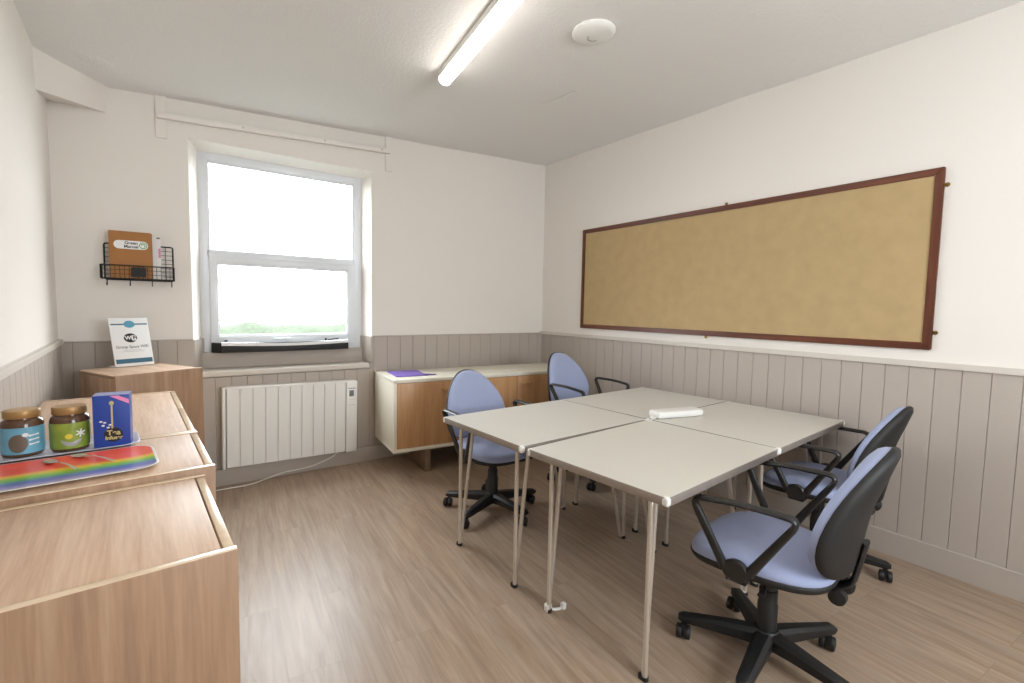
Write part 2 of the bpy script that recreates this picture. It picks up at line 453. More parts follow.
# black folded blind cassette standing on the board under the frame
bl = thing('black_blind_box', 'long black box with a white strip along it on the window ledge', 'blind box', (-2.507, .105, .955), 0)
bm = B()
pr = [(-.482, .018), (-.42, -.030), (.482, -.030), (.482, .03), (-.482, .05)]
bm.free()
bm = B(); box(bm, -.425, .482, -.040, -.026, 0, .070, .002)
obj('front_board', bm, M_black, bl)
bm = B(); prism(bm, [(-.482, .035), (-.425, -.040), (-.415, -.026), (-.470, .042)], 0, .072); obj('end_board', bm, M_black, bl)
bm = B(); box(bm, .472, .482, -.03, .04, 0, .066, .001)
obj('end_board', bm, M_black, bl)
bm = B(); prism(bm, [(-.470, .036), (-.418, -.026), (.472, -.026), (.472, .036)], .0, .05); obj('inner_tray', bm, M_black, bl)
bm = B(); n = 24
vs = []
for i in range(n+1):
    x = -.424+.906*i/n; zc = .060-.012*math.sin(PI*i/n)
    vs.append([bm.verts.new((x, -.0415, zc-.006)), bm.verts.new((x, -.0415, zc+.016)), bm.verts.new((x, -.016, zc+.019)), bm.verts.new((x, -.016, zc-.006))])
for A, C_ in zip(vs, vs[1:]):
    for k in range(4): bm.faces.new((A[k], A[(k+1) % 4], C_[(k+1) % 4], C_[k]))
bm.faces.new(vs[0]); bm.faces.new(list(reversed(vs[-1])))
obj('white_strip', bm, M_paper, bl)['label'] = 'white strip along the top edge'
for x in (-.39, .315):
    bm = B(); lathe(bm, [(.006, .05), (.006, .075), (.010, .078), (.010, .088), (.006, .092)], 12, T(x, .012, 0)); obj('knob', bm, M_black, bl)
bm = B(); sweep(bm, [(.33, .012, .078), (.39, .012, .084), (.415, .012, .086)], .005, seg=8); obj('lever', bm, M_black, bl)

# painted curtain batten above the window
cb = thing('curtain_batten', 'white painted wooden batten on two uprights above the window', 'curtain rail', (-2.475, 0, 2.38), 0)
for x, z0, z1, zl in ((-.765, .005, .31, 0), (.77, .07, .40, 0)):
    bm = B(); box(bm, x-.03, x+.03, -.014, 0, z0, z1, .003); obj('upright', bm, M_wall, cb)
bm = B(); a = math.atan2(.085, 1.53)
box(bm, -.79, .775, -.045, -.012, -.02, .02, .006, T(0, 0, .185) @ Matrix.Rotation(-a, 4, 'Y')); obj('rail', bm, M_wall, cb)
for x in (-.3, .25, .70):
    bm = B(); lathe(bm, [(.008, 0), (.007, .004), (.003, .006)], 10, T(x, -.045, .185+.0556*x) @ Matrix.Rotation(PI/2, 4, 'X')); obj('screw', bm, M_cap, cb)

# ------------------------------------------------------------------ radiator
rd = thing('electric_radiator', 'white slatted electric wall radiator with small display under the window', 'radiator', (-2.482, -.012, .130), 0)
rd.rotation_euler.y = .016
W2, H = .472, .588
bm = B(); box(bm, -W2+.02, W2-.02, -.04, -.012, .03, H-.03, .003); obj('back_body', bm, M_rad, rd)
bm = B(); box(bm, -W2, -W2+.022, -.085, -.012, 0, H, .008); obj('side_frame', bm, M_rad, rd)
nf = 10; fx0 = -W2+.026; fx1 = W2-.092; pw = (fx1-fx0)/nf
for i in range(nf):
    x0 = fx0+i*pw
    bm = B()
    prof = [(x0+.001, -.03), (x0+.001, -.078), (x0+.003, -.081), (x0+pw*.5, -.083), (x0+pw-.003, -.081), (x0+pw-.001, -.078), (x0+pw-.001, -.03)]
    prism(bm, prof, .012, H-.016); obj('fin', bm, M_rad, rd, angle=25)
bm = B(); box(bm, -W2+.004, W2-.004, -.083, -.014, H-.020, H, .006); obj('top_rail', bm, M_rad, rd)
bm = B(); box(bm, fx0, fx1, -.055, -.03, .0, .014, .003); obj('bottom_rail', bm, M_rad, rd)
bm = B(); box(bm, W2-.089, W2, -.086, -.012, 0, H-.002, .008); cp_ = obj('control_panel', bm, M_rad, rd)
bm = B(); box(bm, W2-.066, W2-.030, -.0885, -.084, H-.128, H-.078, .001); obj('display', bm, M_screen, cp_)
bm = B(); box(bm, W2-.075, W2-.018, -.0875, -.085, H-.066, H-.060, 0); obj('control_strip', bm, M_inkg, cp_)
bm = B(); box(bm, W2-.072, W2-.020, -.0875, -.085, H-.20, H-.196, 0); obj('button_line', bm, M_cap, cp_)
bm = B(); box(bm, W2-.072, W2-.020, -.0875, -.085, H-.155, H-.152, 0); obj('button_line', bm, M_cap, cp_)
bm = B()
pts = [(.35, -.05, .02), (.27, -.06, -.03), (.14, -.065, -.07), (.03, -.06, -.085), (-.08, -.06, -.092), (-.2, -.075, -.115), (-.3, -.11, -.1245), (-.42, -.115, -.1255), (-.55, -.12, -.1255), (-.62, -.10, -.1255)]
sm = []
P_ = [Vector(p) for p in pts]
for i in range(len(P_)-1):
    p0, p1, p2, p3 = P_[max(i-1, 0)], P_[i], P_[i+1], P_[min(i+2, len(P_)-1)]
    for k in range(6):
        t = k/6; sm.append(.5*((2*p1)+(-p0+p2)*t+(2*p0-5*p1+4*p2-p3)*t*t+(-p0+3*p1-3*p2+p3)*t**3))
sm.append(P_[-1])
sweep(bm, sm, .0042, seg=8); obj('power_cord', bm, M_cord, rd)

# ------------------------------------------------------------------ pinboard
pbz0, pbz1 = 1.143, 2.073; py0, py1 = -.606, -3.205
pb = thing('pinboard', 'long cork pinboard in a dark wood frame on the right wall', 'pinboard', (0, (py0+py1)/2, pbz0), 0)
hl = (py0-py1)/2; hh = pbz1-pbz0
bm = B(); box(bm, -.014, -.003, -hl+.03, hl-.03, .025, hh-.025, 0); obj('cork_panel', bm, M_cork, pb)
fw = .038
def member(pts, m):
    bm = B()
    M = Matrix(((0, 0, -1, 0), (1, 0, 0, 0), (0, 1, 0, 0), (0, 0, 0, 1)))    # (y,z) outline, thickness towards the room
    prism(bm, pts, 0.0, .022, M)
    bmesh.ops.recalc_face_normals(bm, faces=bm.faces)
    bmesh.ops.bevel(bm, geom=[e for e in bm.edges], offset=.004, segments=2, affect='EDGES')
    obj('frame_rail', bm, m, pb)
member([(-hl, 0), (hl, 0), (hl-fw, fw), (-hl+fw, fw)], M_maho)
member([(-hl, hh), (-hl+fw, hh-fw), (hl-fw, hh-fw), (hl, hh)], M_maho)
member([(-hl, 0), (-hl+fw, fw), (-hl+fw, hh-fw), (-hl, hh)], M_maho2)
member([(hl, 0), (hl, hh), (hl-fw, hh-fw), (hl-fw, fw)], M_maho2)
for (y, z, a) in ((-hl-.010, hh-.09, 0), (-hl-.010, .09, 0), (-.13, hh+.008, 1), (-.02, -.008, 1)):
    bm = B()
    lathe(bm, [(.011, 0), (.011, .003)], 16, T(-.004, y, z) @ Matrix.Rotation(-PI/2, 4, 'Y'))
    if a: box(bm, -.007, -.004, y-.008, y+.008, z-.012, z+.012, 0)
    else: box(bm, -.007, -.004, y-.004, y+.02, z-.008, z+.008, 0)
    lathe(bm, [(.005, 0), (.004, .003)], 10, T(-.007, y, z) @ Matrix.Rotation(-PI/2, 4, 'Y'))
    obj('mirror_plate', bm, M_brass, pb)

# ------------------------------------------------------------------ ceiling fittings
def emis(name, col, s):
    m, nt, b = new_mat(name)
    b.inputs['Base Color'].default_value = (.9, .9, .9, 1)
    b.inputs['Emission Color'].default_value = col; b.inputs['Emission Strength'].default_value = s
    return m
M_tube = emis('lit diffuser', (1, .95, .88, 1), 8.5)
la = math.atan2(-1.986+1.868, 1.317-2.136)          # direction of the tube
ld = Vector((-1.986+1.868, -2.136+1.317, 0)).normalized()
def batten(name, label, c, L=1.5):
    zc = cz(c.x, c.y)
    t = thing(name, label, 'ceiling light', (c.x, c.y, zc-.006), math.atan2(ld.y, ld.x)-PI/2)
    # follows the slope of the ceiling along its length
    sl = (cz(*(c+ld*.5).xy)-cz(*(c-ld*.5).xy))
    t.rotation_euler.x = math.atan(sl)
    bm = B(); box(bm, -.037, .037, -L/2, L/2, -.034, .004, .003); obj('housing', bm, M_white, t)
    bm = B()
    prof = []
    for k in range(13):
        an = PI+PI*k/12; prof.append((.036*math.cos(an), -.044+.030*math.sin(an)))
    prof = [(-.036, -.034)]+prof+[(.036, -.034)]
    Mx = Matrix(((1, 0, 0, 0), (0, 0, 1, 0), (0, 1, 0, 0), (0, 0, 0, 1)))
    prism(bm, prof, -L/2+.012, L/2-.012, Mx); obj('diffuser', bm, M_tube, t)
    for s in (-1, 1):
        bm = B(); pc = [(x*1.03, z*1.02) for x, z in prof]
        a, b = sorted((s*(L/2-.013), s*(L/2+.004)))
        prism(bm, pc, a, b, Mx); obj('end_cap', bm, M_white, t)
    return t
e0 = Vector((-1.868, -1.317, 0))
batten('batten_light', 'lit white batten light on the ceiling in front of the window', e0+ld*.765)
batten('batten_light', 'lit white batten light added on the ceiling behind the viewer for fill', Vector((-2.15, -4.25, 0)))  # unseen second fitting, added to even out the room's brightness

sx, sy = -1.465, -2.15
sd = thing('smoke_alarm', 'round white domed smoke alarm on the ceiling', 'smoke alarm', (sx, sy, cz(sx, sy)), 0)
sd.rotation_euler.y = -.051
bm = B(); lathe(bm, [(.104, .01), (.104, -.012), (.100, -.016)], 48); obj('base_plate', bm, M_white, sd)
bm = B(); lathe(bm, [(.107, -.008), (.108, -.014), (.104, -.020), (.090, -.027), (.066, -.033), (.038, -.036), (.012, -.037)], 48); obj('dome_cover', bm, M_white, sd)
bm = B()
arc = [(.030*math.cos(t), .030*math.sin(t), -.0368) for t in [math.radians(20+8*k) for k in range(20)]]
sweep(bm, arc, .0016, seg=6); obj('indicator_arc', bm, M_inkg, sd)

# ------------------------------------------------------------------ wire rack on the back wall
wb = thing('wire_wall_rack', 'black wire wall rack with hooks left of the window', 'wire rack', (-3.385, 0, 1.455), 0)
bx0, bx1 = -.165, .185
def wire(bm, pts, r=.0022): sweep(bm, pts, r, seg=6)
bm = B()
sweep(bm, fillet([(bx0, -.006, 0), (bx0, -.006, .225), (bx1, -.006, .225), (bx1, -.006, 0)], .012, 3, True), .0042, closed=True, seg=6)
obj('back_frame', bm, M_wire, wb)
bm = B()
for i in range(1, 9): wire(bm, [(bx0+(bx1-bx0)*i/9, -.006, 0), (bx0+(bx1-bx0)*i/9, -.006, .225)], .0014)
for k in range(1, 8): wire(bm, [(bx0, -.006, .225*k/8), (bx1, -.006, .225*k/8)], .0014)
obj('back_mesh', bm, M_wire, wb)
bm = B()
tx0, tx1, ty = bx0-.01, bx1+.005, -.125
sweep(bm, fillet([(tx0, -.008, .085), (tx0, ty, .085), (tx1, ty, .085), (tx1, -.008, .085)], .015, 3), .0036, seg=6)
sweep(bm, fillet([(tx0, -.008, .004), (tx0, ty, .004), (tx1, ty, .004), (tx1, -.008, .004)], .015, 3), .0036, seg=6)
for x in (tx0, tx1):
    wire(bm, [(x, ty, .004), (x, ty, .085)], .003)
obj('tray_frame', bm, M_wire, wb)
bm = B()
for k in (1, 2): wire(bm, [(tx0, ty, .004+.027*k), (tx1, ty, .004+.027*k)], .0013)
for i in range(1, 16):
    x = tx0+(tx1-tx0)*i/16
    wire(bm, [(x, ty, .085), (x, ty, .004), (x, -.008, .004)], .0013)
for k in range(1, 5): wire(bm, [(tx0, ty*k/5, .004), (tx1, ty*k/5, .004)], .0013)
for x in (tx0, tx1):
    for k in range(1, 5): wire(bm, [(x, ty*k/5, .004), (x, ty*k/5, .085)], .0013)
    for k in (1, 2): wire(bm, [(x, -.008, .004+.027*k), (x, ty, .004+.027*k)], .0013)
obj('tray_mesh', bm, M_wire, wb)
bm = B(); box(bm, -.028, .045, ty-.004, ty-.002, .016, .075, 0); obj('name_plate', bm, M_wire, wb)
for x in (-.145, -.035, .075, .175):
    bm = B(); sweep(bm, [(x, ty, .004), (x, ty, -.03), (x, ty-.006, -.040), (x, ty-.016, -.040), (x, ty-.022, -.030), (x, ty-.022, -.024)], .003, seg=6); obj('hook', bm, M_wire, wb)

# brown manual in the rack, leaflets behind it
fo = thing('manual_folder', 'brown card folder with white rounded label standing in the wire rack', 'folder', (-3.414, -.094, 1.464), 0)
fo.rotation_euler.x = -.02
bm = B(); box(bm, -.104, .104, -.018, 0, 0, .288, .002); obj('cover', bm, M_card, fo)
bm = B(); box(bm, .101, .109, -.018, .014, 0, .284, .001); obj('spine', bm, M_card, fo)
bm = B()
lb = []
for k in range(13): an = PI/2+PI*k/12; lb.append((-.055+.026*math.cos(an), .205+.026*math.sin(an)))
for k in range(13): an = -PI/2+PI*k/12; lb.append((.062+.026*math.cos(an), .205+.026*math.sin(an)))
UP = Matrix(((1, 0, 0, 0), (0, 0, -1, 0), (0, 1, 0, 0), (0, 0, 0, 1)))        # XY outline -> upright, facing -Y
prism(bm, lb, .018, .0186, UP); lab = obj('cover_label', bm, M_paper, fo, False)
text('lettering', 'Green', .025, M_ink, lab, T(.004, -.0187, .2165) @ Matrix.Rotation(PI/2, 4, 'X'), bold=.0006)
text('lettering', 'Manual', .025, M_ink, lab, T(.004, -.0187, .194) @ Matrix.Rotation(PI/2, 4, 'X'), bold=.0006)
bm = B()
ci = [(.063+.018*math.cos(2*PI*k/32), 0, .205+.018*math.sin(2*PI*k/32)) for k in range(32)]
sweep(bm, [(x, -.0188, z) for x, y, z in ci], .0022, .0006, closed=True, seg=6)
sweep(bm, [(.063+.009*math.cos(t), -.0188, .205+.009*math.sin(t)) for t in [math.radians(-60+20*k) for k in range(13)]], .0022, .0006, seg=6)
obj('round_logo', bm, M_green, lab)
lf = tag(obj('leaflet', (lambda b: (box(b, -.075, .075, -.004, 0, 0, .27, .0005), b)[1])(B()), M_paper, loc=(-3.338, -.050, 1.464)), 'white leaflet sticking out behind the brown folder', 'leaflet')
bm = B(); box(bm, .055, .072, -.0048, -.004, .262, .27, 0); obj('brown_corner', bm, M_maho, lf)
bm = B(); box(bm, .062, .074, -.0046, -.004, .14, .20, 0); obj('printed_block', bm, M_pink, lf)

# ------------------------------------------------------------------ cupboards along the left wall
CA = math.radians(3.7)
E1 = Vector((math.cos(CA), math.sin(CA), 0)); E2 = Vector((-math.sin(CA), math.cos(CA), 0))
def cupboard(name, label, corner, L, D, H, rot, panel_over=.0, lip=.0, nd=1):
    """corner = near right top corner on plan; body runs L along local +Y and D along local -X; doors face local +X"""
    t = thing(name, label, 'cupboard', (corner[0], corner[1], 0), rot)
    dt = .02
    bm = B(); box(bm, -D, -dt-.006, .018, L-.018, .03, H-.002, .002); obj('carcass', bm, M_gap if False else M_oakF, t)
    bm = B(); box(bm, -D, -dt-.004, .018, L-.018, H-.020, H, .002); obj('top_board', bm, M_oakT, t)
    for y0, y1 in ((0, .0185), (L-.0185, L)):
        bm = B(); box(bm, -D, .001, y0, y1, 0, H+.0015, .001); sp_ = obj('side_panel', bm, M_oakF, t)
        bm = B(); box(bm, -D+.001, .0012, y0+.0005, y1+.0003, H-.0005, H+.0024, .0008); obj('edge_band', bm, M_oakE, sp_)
    bm = B(); box(bm, -D, -.03, .018, L-.018, 0, .06, .002); obj('plinth', bm, M_oakF, t)
    w = (L-.04)/nd
    for k in range(nd):
        y0 = .02+k*w
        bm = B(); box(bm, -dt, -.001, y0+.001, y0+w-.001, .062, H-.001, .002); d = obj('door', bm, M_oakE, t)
    return t
cupboard('oak_cupboard', 'low oak cupboard nearest the front, empty on top', (-3.106, -2.865), .53, .48, .828, CA, nd=1)
cupboard('oak_cupboard', 'narrow oak cupboard standing under the rainbow tray', (-3.112, -2.325), 0.468, .49, .8445, CA, nd=1)
cupboard('oak_cupboard', 'wide oak cupboard between the tray cupboard and the corner cupboard', (-3.1435, -1.853), 1.0, .50, .8445, CA, nd=2)
fa = math.radians(27)
cupboard('oak_cupboard', 'angled oak cupboard in the corner carrying the WiFi sign', (-3.070, -.50), .415, .44, .921, fa, nd=1)

# WiFi sign in a slanted holder
sg = thing('wifi_sign', 'white printed WiFi sign in a stand on the corner cupboard', 'sign', (-3.402, -.245, .925), math.radians(31))
lean = math.radians(-12)
LM = Matrix.Rotation(lean, 4, 'X')
bm = B(); box(bm, -.105, .105, 0, .003, 0, .297, .0005, LM); sh = obj('sheet', bm, M_paper, sg)
bm = B(); box(bm, -.105, .105, .0, .085, -.0005, .003, .0005); box(bm, -.105, .105, .0035, .0055, 0, .26, .0005, LM); obj('holder', bm, M_white, sg)
FM = LM @ T(0, -.0003, 0) @ Matrix.Rotation(PI/2, 4, 'X')
bm = B(); prism(bm, [(-.098, .018), (.098, .018), (.098, .045), (-.098, .045)], 0, .0003, FM); obj('foot_band', bm, M_teal, sh)
bm = B(); prism(bm, [(-.098, .254), (.098, .254), (.098, .262), (-.098, .262)], 0, .0003, FM); obj('head_band', bm, M_teal, sh)
def disc(cx, cy, rx, ry, n=32): return [(cx+rx*math.cos(2*PI*k/n), cy+ry*math.sin(2*PI*k/n)) for k in range(n)]
bm = B(); prism(bm, disc(0, .258, .030, .022), 0, .0006, FM); obj('round_badge', bm, M_lblue, sh)
bm = B(); prism(bm, disc(-.004, .173, .036, .028), 0, .0005, FM); obj('logo_oval', bm, M_ink, sh)
rr = []
for k in range(13): an = -PI/2+PI*k/12; rr.append((.026+.016*math.cos(an), .173+.017*math.sin(an)))
rr += [(.004, .190), (.004, .156)]
bm = B(); prism(bm, rr, 0, .0008, FM); obj('logo_half', bm, M_paper, sh)
text('lettering', 'Wi', .032, M_paper, sh, FM @ T(-.014, .173, .0009), bold=.001)
text('lettering', 'Fi', .032, M_ink, sh, FM @ T(.020, .173, .0011), bold=.001)
text('lettering', 'Group Space WiFi', .0235, M_inkg, sh, FM @ T(0, .118, .0004), bold=.0003)
text('lettering', 'ask at the desk', .011, M_inkg, sh, FM @ T(0, .095, .0004)) if False else None
bm = B()
for z, w in ((.097, .05), (.088, .062)): prism(bm, [(-w, z), (w, z), (w, z+.0025), (-w, z+.0025)], 0, .0003, FM)
obj('small_print', bm, mat('pale grey ink', srgb(190, 192, 196), .6), sh)

# ------------------------------------------------------------------ trays, jars, box
def tray_mesh(w, d, rim, r, wall=.0):
    """shallow tray with rounded corners; returns bm for outer tray"""
    def outline(hw, hd, rr, n=6):
        out = []
        for cx, cy, a0_ in ((hw-rr, hd-rr, 0), (-hw+rr, hd-rr, PI/2), (-hw+rr, -hd+rr, PI), (hw-rr, -hd+rr, 1.5*PI)):
            for k in range(n+1):
                an = a0_+PI/2*k/n; out.append((cx+rr*math.cos(an), cy+rr*math.sin(an)))
        return out
    bm = B()
    spec = [(0.05, 0), (0.040, .0005), (0.002, rim-.003), (0.0, rim-.001), (0.001, rim), (0.007, rim), (.010, rim-.002), (.034, .0045), (.040, .0042)]
    rings = []
    for ins, z in spec:
        rings.append([(x, y, z) for x, y in outline(w/2-ins, d/2-ins, max(r-ins*.6, .01))])
    layers(bm, rings); return bm
CT = .8455
def on_top(x, y): return (x, y)
def rainbow():
    m, nt, b = new_mat('rainbow striped tray')
    N = nt.nodes.new; Lk = nt.links.new
    tc = N('ShaderNodeTexCoord'); sp = N('ShaderNodeSeparateXYZ'); Lk(tc.outputs['Object'], sp.inputs[0])
    nz = N('ShaderNodeTexNoise'); nz.inputs['Scale'].default_value = 18; Lk(tc.outputs['Object'], nz.inputs['Vector'])
    ma = N('ShaderNodeMath'); ma.operation = 'MULTIPLY_ADD'; ma.inputs[1].default_value = .012
    Lk(nz.outputs['Fac'], ma.inputs[0]); Lk(sp.outputs['Y'], ma.inputs[2])
    mr = N('ShaderNodeMapRange'); mr.inputs['From Min'].default_value = -.112; mr.inputs['From Max'].default_value = .148
    Lk(ma.outputs[0], mr.inputs['Value'])
    r = N('ShaderNodeValToRGB'); r.color_ramp.interpolation = 'LINEAR'
    cols = [(0, srgb(176, 168, 214)), (.10, srgb(110, 112, 190)), (.20, srgb(88, 128, 186)), (.27, srgb(100, 176, 96)), (.36, srgb(150, 200, 62)), (.43, srgb(242, 206, 62)), (.49, srgb(250, 170, 70)), (.54, srgb(246, 96, 78)), (1, srgb(246, 92, 74))]
    e = r.color_ramp.elements
    e[0].position, e[0].color = cols[0]; e[1].position, e[1].color = cols[-1]
    for p, c in cols[1:-1]: k = e.new(p); k.color = c
    Lk(mr.outputs[0], r.inputs['Fac']); Lk(r.outputs['Color'], b.inputs['Base Color'])
    b.inputs['Roughness'].default_value = .3
    return m
M_rain = rainbow()
TA = math.radians(6)
tr = thing('rainbow_tray', 'shallow tray with rainbow stripes and white rim on the cupboard', 'tray', (-3.487, -2.175, CT+.0035), TA)
TW, TD = .47, .27
obj('tray_body', tray_mesh(TW, TD, .0095, .055), M_white, tr)
bm = B()
def rrect(hw, hd, rr, n=6):
    out = []
    for cx, cy, a_ in ((hw-rr, hd-rr, 0), (-hw+rr, hd-rr, PI/2), (-hw+rr, -hd+rr, PI), (hw-rr, -hd+rr, 1.5*PI)):
        for k in range(n+1):
            an = a_+PI/2*k/n; out.append((cx+rr*math.cos(an), cy+rr*math.sin(an)))
    return out
layers(bm, [[(x, y, z) for x, y in rrect(TW/2-i, TD/2-i, .05-i*.5)] for i, z in ((.060, .0058), (.050, .0060), (.036, .0070), (.010, .0094), (.006, .0098))], cap0=False, cap1=False)
bm.faces.new([v for v in bm.verts][:28][::-1])
obj('striped_surface', bm, M_rain, tr)
t2 = thing('patterned_tray', 'pale patterned tray under the jars and the blue box', 'tray', (-3.535, -1.925, CT+.0035), TA)
obj('tray_body', tray_mesh(.46, .215, .014, .05), mat('pale lilac tray', srgb(214, 214, 230), .3, nscale=30, namt=.05), t2)
for x, y, a_ in ((.195, .02, .5), (.20, -.045, .9), (.19, .06, .2), (-.1, -.08, .3), (.05, -.085, .2), (.12, -.08, .6)):
    bm = B(); prism(bm, disc(0, 0, .016, .004, 16), .0, .0006, T(x*.9, y*.8, .0046) @ RZ(a_)); obj('leaf_print', bm, M_green, t2)
# two spoons on the rainbow tray
def spoon(label, x, y, a):
    s = thing('teaspoon', label, 'spoon', (x, y, CT+.0125), a, 'teaspoons on the rainbow tray')
    bm = B(); sweep(bm, [(-.012, 0, .004), (.02, 0, .009), (.06, 0, .008), (.10, 0, .002)], [.0012]*4, [.003, .0025, .003, .005], up=(0, 0, 1), seg=8); obj('handle', bm, M_leg, s)
    bm = B()
    rings = []
    for sc, z in ((.12, -.0035), (.6, -.0025), (.95, .001), (1, .0025), (.92, .0022), (.6, -.0010), (.12, -.002)):
        rings.append([(-.034+.024*sc*math.cos(2*PI*k/20), .0145*sc*math.sin(2*PI*k/20), z+.002) for k in range(20)])
    layers(bm, rings); obj('bowl', bm, M_leg, s)
spoon('small steel teaspoon on the red stripe, below the blue jar', -3.477, -2.125, math.radians(-58))
spoon('small steel teaspoon on the red stripe, below the green jar and blue box', -3.415, -2.095, math.radians(-50))

def patch(bm, R, a0_, a1_, z0, z1, out, n=20, M=None):
    """curved label patch on a cylinder"""
    A = []
    for k in range(n+1):
        an = a0_+(a1_-a0_)*k/n
        A.append((bm.verts.new((R*math.cos(an), R*math.sin(an), z0)), bm.verts.new((R*math.cos(an), R*math.sin(an), z1)),
                  bm.verts.new(((R+out)*math.cos(an), (R+out)*math.sin(an), z1)), bm.verts.new(((R+out)*math.cos(an), (R+out)*math.sin(an), z0))))
    for p, q_ in zip(A, A[1:]):
        for k in range(4): bm.faces.new((p[k], p[(k+1) % 4], q_[(k+1) % 4], q_[k]))
    bm.faces.new(A[0]); bm.faces.new(list(reversed(A[-1])))
def oncyl(bm, poly, R, ac, zc, out):
    """polygon (u,v) wrapped on a cylinder of radius R around angle ac"""
    n = len(poly); cu = sum(p[0] for p in poly)/n; cv = sum(p[1] for p in poly)/n
    P3 = lambda u, v, o: bm.verts.new(((R+o)*math.cos(ac+u/R), (R+o)*math.sin(ac+u/R), zc+v))
    back = [P3(u, v, -.001) for u, v in poly]
    rings = [back]+[[P3(cu+(u-cu)*t, cv+(v-cv)*t, out) for u, v in poly] for t in (1, .75, .5, .25)]
    for A, C_ in zip(rings, rings[1:]):
        for k in range(n): bm.faces.new((A[k], A[(k+1) % n], C_[(k+1) % n], C_[k]))
    c = P3(cu, cv, out)
    for k in range(n): bm.faces.new((rings[-1][k], rings[-1][(k+1) % n], c))
R_, JH = .0475, .125
def jar(label, x, y, m_label):
    j = thing('glass_jar', label, 'jar', (x, y, CT+.0088), 0, 'jars on the patterned tray')
    bm = B(); lathe(bm, [(.030, 0), (.044, .001), (.0475, .006), (.0475, .096), (.044, .105), (.038, .110), (.037, .118)], 40); obj('jar_body', bm, M_jarglass, j)
    bm = B(); lathe(bm, [(.040, .113), (.0415, .115), (.0415, .133), (.040, .136), (.030, .137)], 40); obj('lid', bm, M_lid, j)
    bm = B(); patch(bm, R_, -PI*.95, PI*.05, .010, .088, .0006, 32); lb = obj('jar_label', bm, m_label, j)
    return j, lb
va = math.radians(-80)
j1, l1 = jar('coffee jar with a blue label and gold lid on the tray', -3.577, -1.935, mat('blue label', srgb(112, 172, 196), .35, nscale=30, namt=.1))
bm = B(); oncyl(bm, disc(0, 0, .021, .027, 28), R_, va-.22, .042, .0011); obj('dark_oval', bm, mat('grey brown print', srgb(112, 98, 84), .4), l1)
bm = B()
for k in range(3): oncyl(bm, [(-.012, -.003), (.012, 0), (.012, .005), (-.012, .003)], R_, va+.52, .062-.013*k, .0011)
oncyl(bm, disc(0, 0, .007, .006, 12), R_, va+.12, .066, .0013)
obj('white_print', bm, M_paper, l1)
j2, l2 = jar('coffee jar with a green label and gold lid beside the blue box', -3.472, -1.935, mat('green label', srgb(140, 158, 62), .35, nscale=25, namt=.18))
bm = B(); oncyl(bm, [(.024*math.cos(t), -.004+.020*math.sin(t)) for t in [PI+PI*k/14 for k in range(15)]], R_, va, .042, .0011)
obj('bowl_print', bm, mat('lilac grey print', srgb(168, 164, 172), .4), l2)
bm = B(); oncyl(bm, disc(0, 0, .009, .008, 16), R_, va-.12, .048, .0013); obj('sun_print', bm, mat('yellow print', srgb(226, 206, 70), .4), l2)
bm = B()
fl = []
for k in range(24): rr_ = .013 if k % 4 in (1, 2) else .005; fl.append((rr_*math.cos(2*PI*k/24), rr_*math.sin(2*PI*k/24)))
oncyl(bm, fl, R_, va+.46, .055, .0014); obj('flower_print', bm, M_paper, l2)

bx = thing('blue_box', 'tall blue carton with a pink corner flash on the tray', 'carton', (-3.366, -1.960, CT+.0088), math.radians(-2))
BW, BD, BH = .045, .033, .168
bm = B(); box(bm, -BW, BW, -BD, BD, 0, BH, .001); obj('carton', bm, M_navy, bx)
bm = B(); box(bm, -BW+.001, BW-.001, -BD+.001, BD-.001, BH, BH+.0006, 0); obj('lid_flap', bm, mat('silvery blue card', srgb(150, 160, 200), .4), bx)
FB = T(0, -BD-.0001, 0) @ Matrix.Rotation(PI/2, 4, 'X')
bm = B(); prism(bm, [(-.004, BH-.002), (.018, BH-.002), (BW-.001, BH-.016), (BW-.001, BH-.030)], 0, .0004, FB); obj('pink_flash', bm, M_pink, bx)
bm = B(); prism(bm, disc(.003, .042, .023, .023, 28), 0, .0004, FB); obj('infuser_print', bm, M_black, bx)
bm = B(); prism(bm, [(-.0015, .062), (.003, .062), (.0035, .140), (-.001, .140)], 0, .0006, FB); prism(bm, disc(.001, .143, .006, .007, 14), 0, .0006, FB); obj('handle_print', bm, M_gold, bx)
text('lettering', 'Tea', .022, M_gold, bx, FB @ T(.004, .048, .0006), bold=.0008)
text('lettering', 'Infuser', .0155, M_gold, bx, FB @ T(.004, .032, .0006), bold=.0006)
for x, y in ((-.026, .086), (-.017, .082), (-.021, .073), (-.009, .066), (-.004, .074)):
    bm = B(); prism(bm, disc(x, y, .0042, .0028, 8), 0, .0005, FB); obj('leaf_print', bm, M_paper, bx)

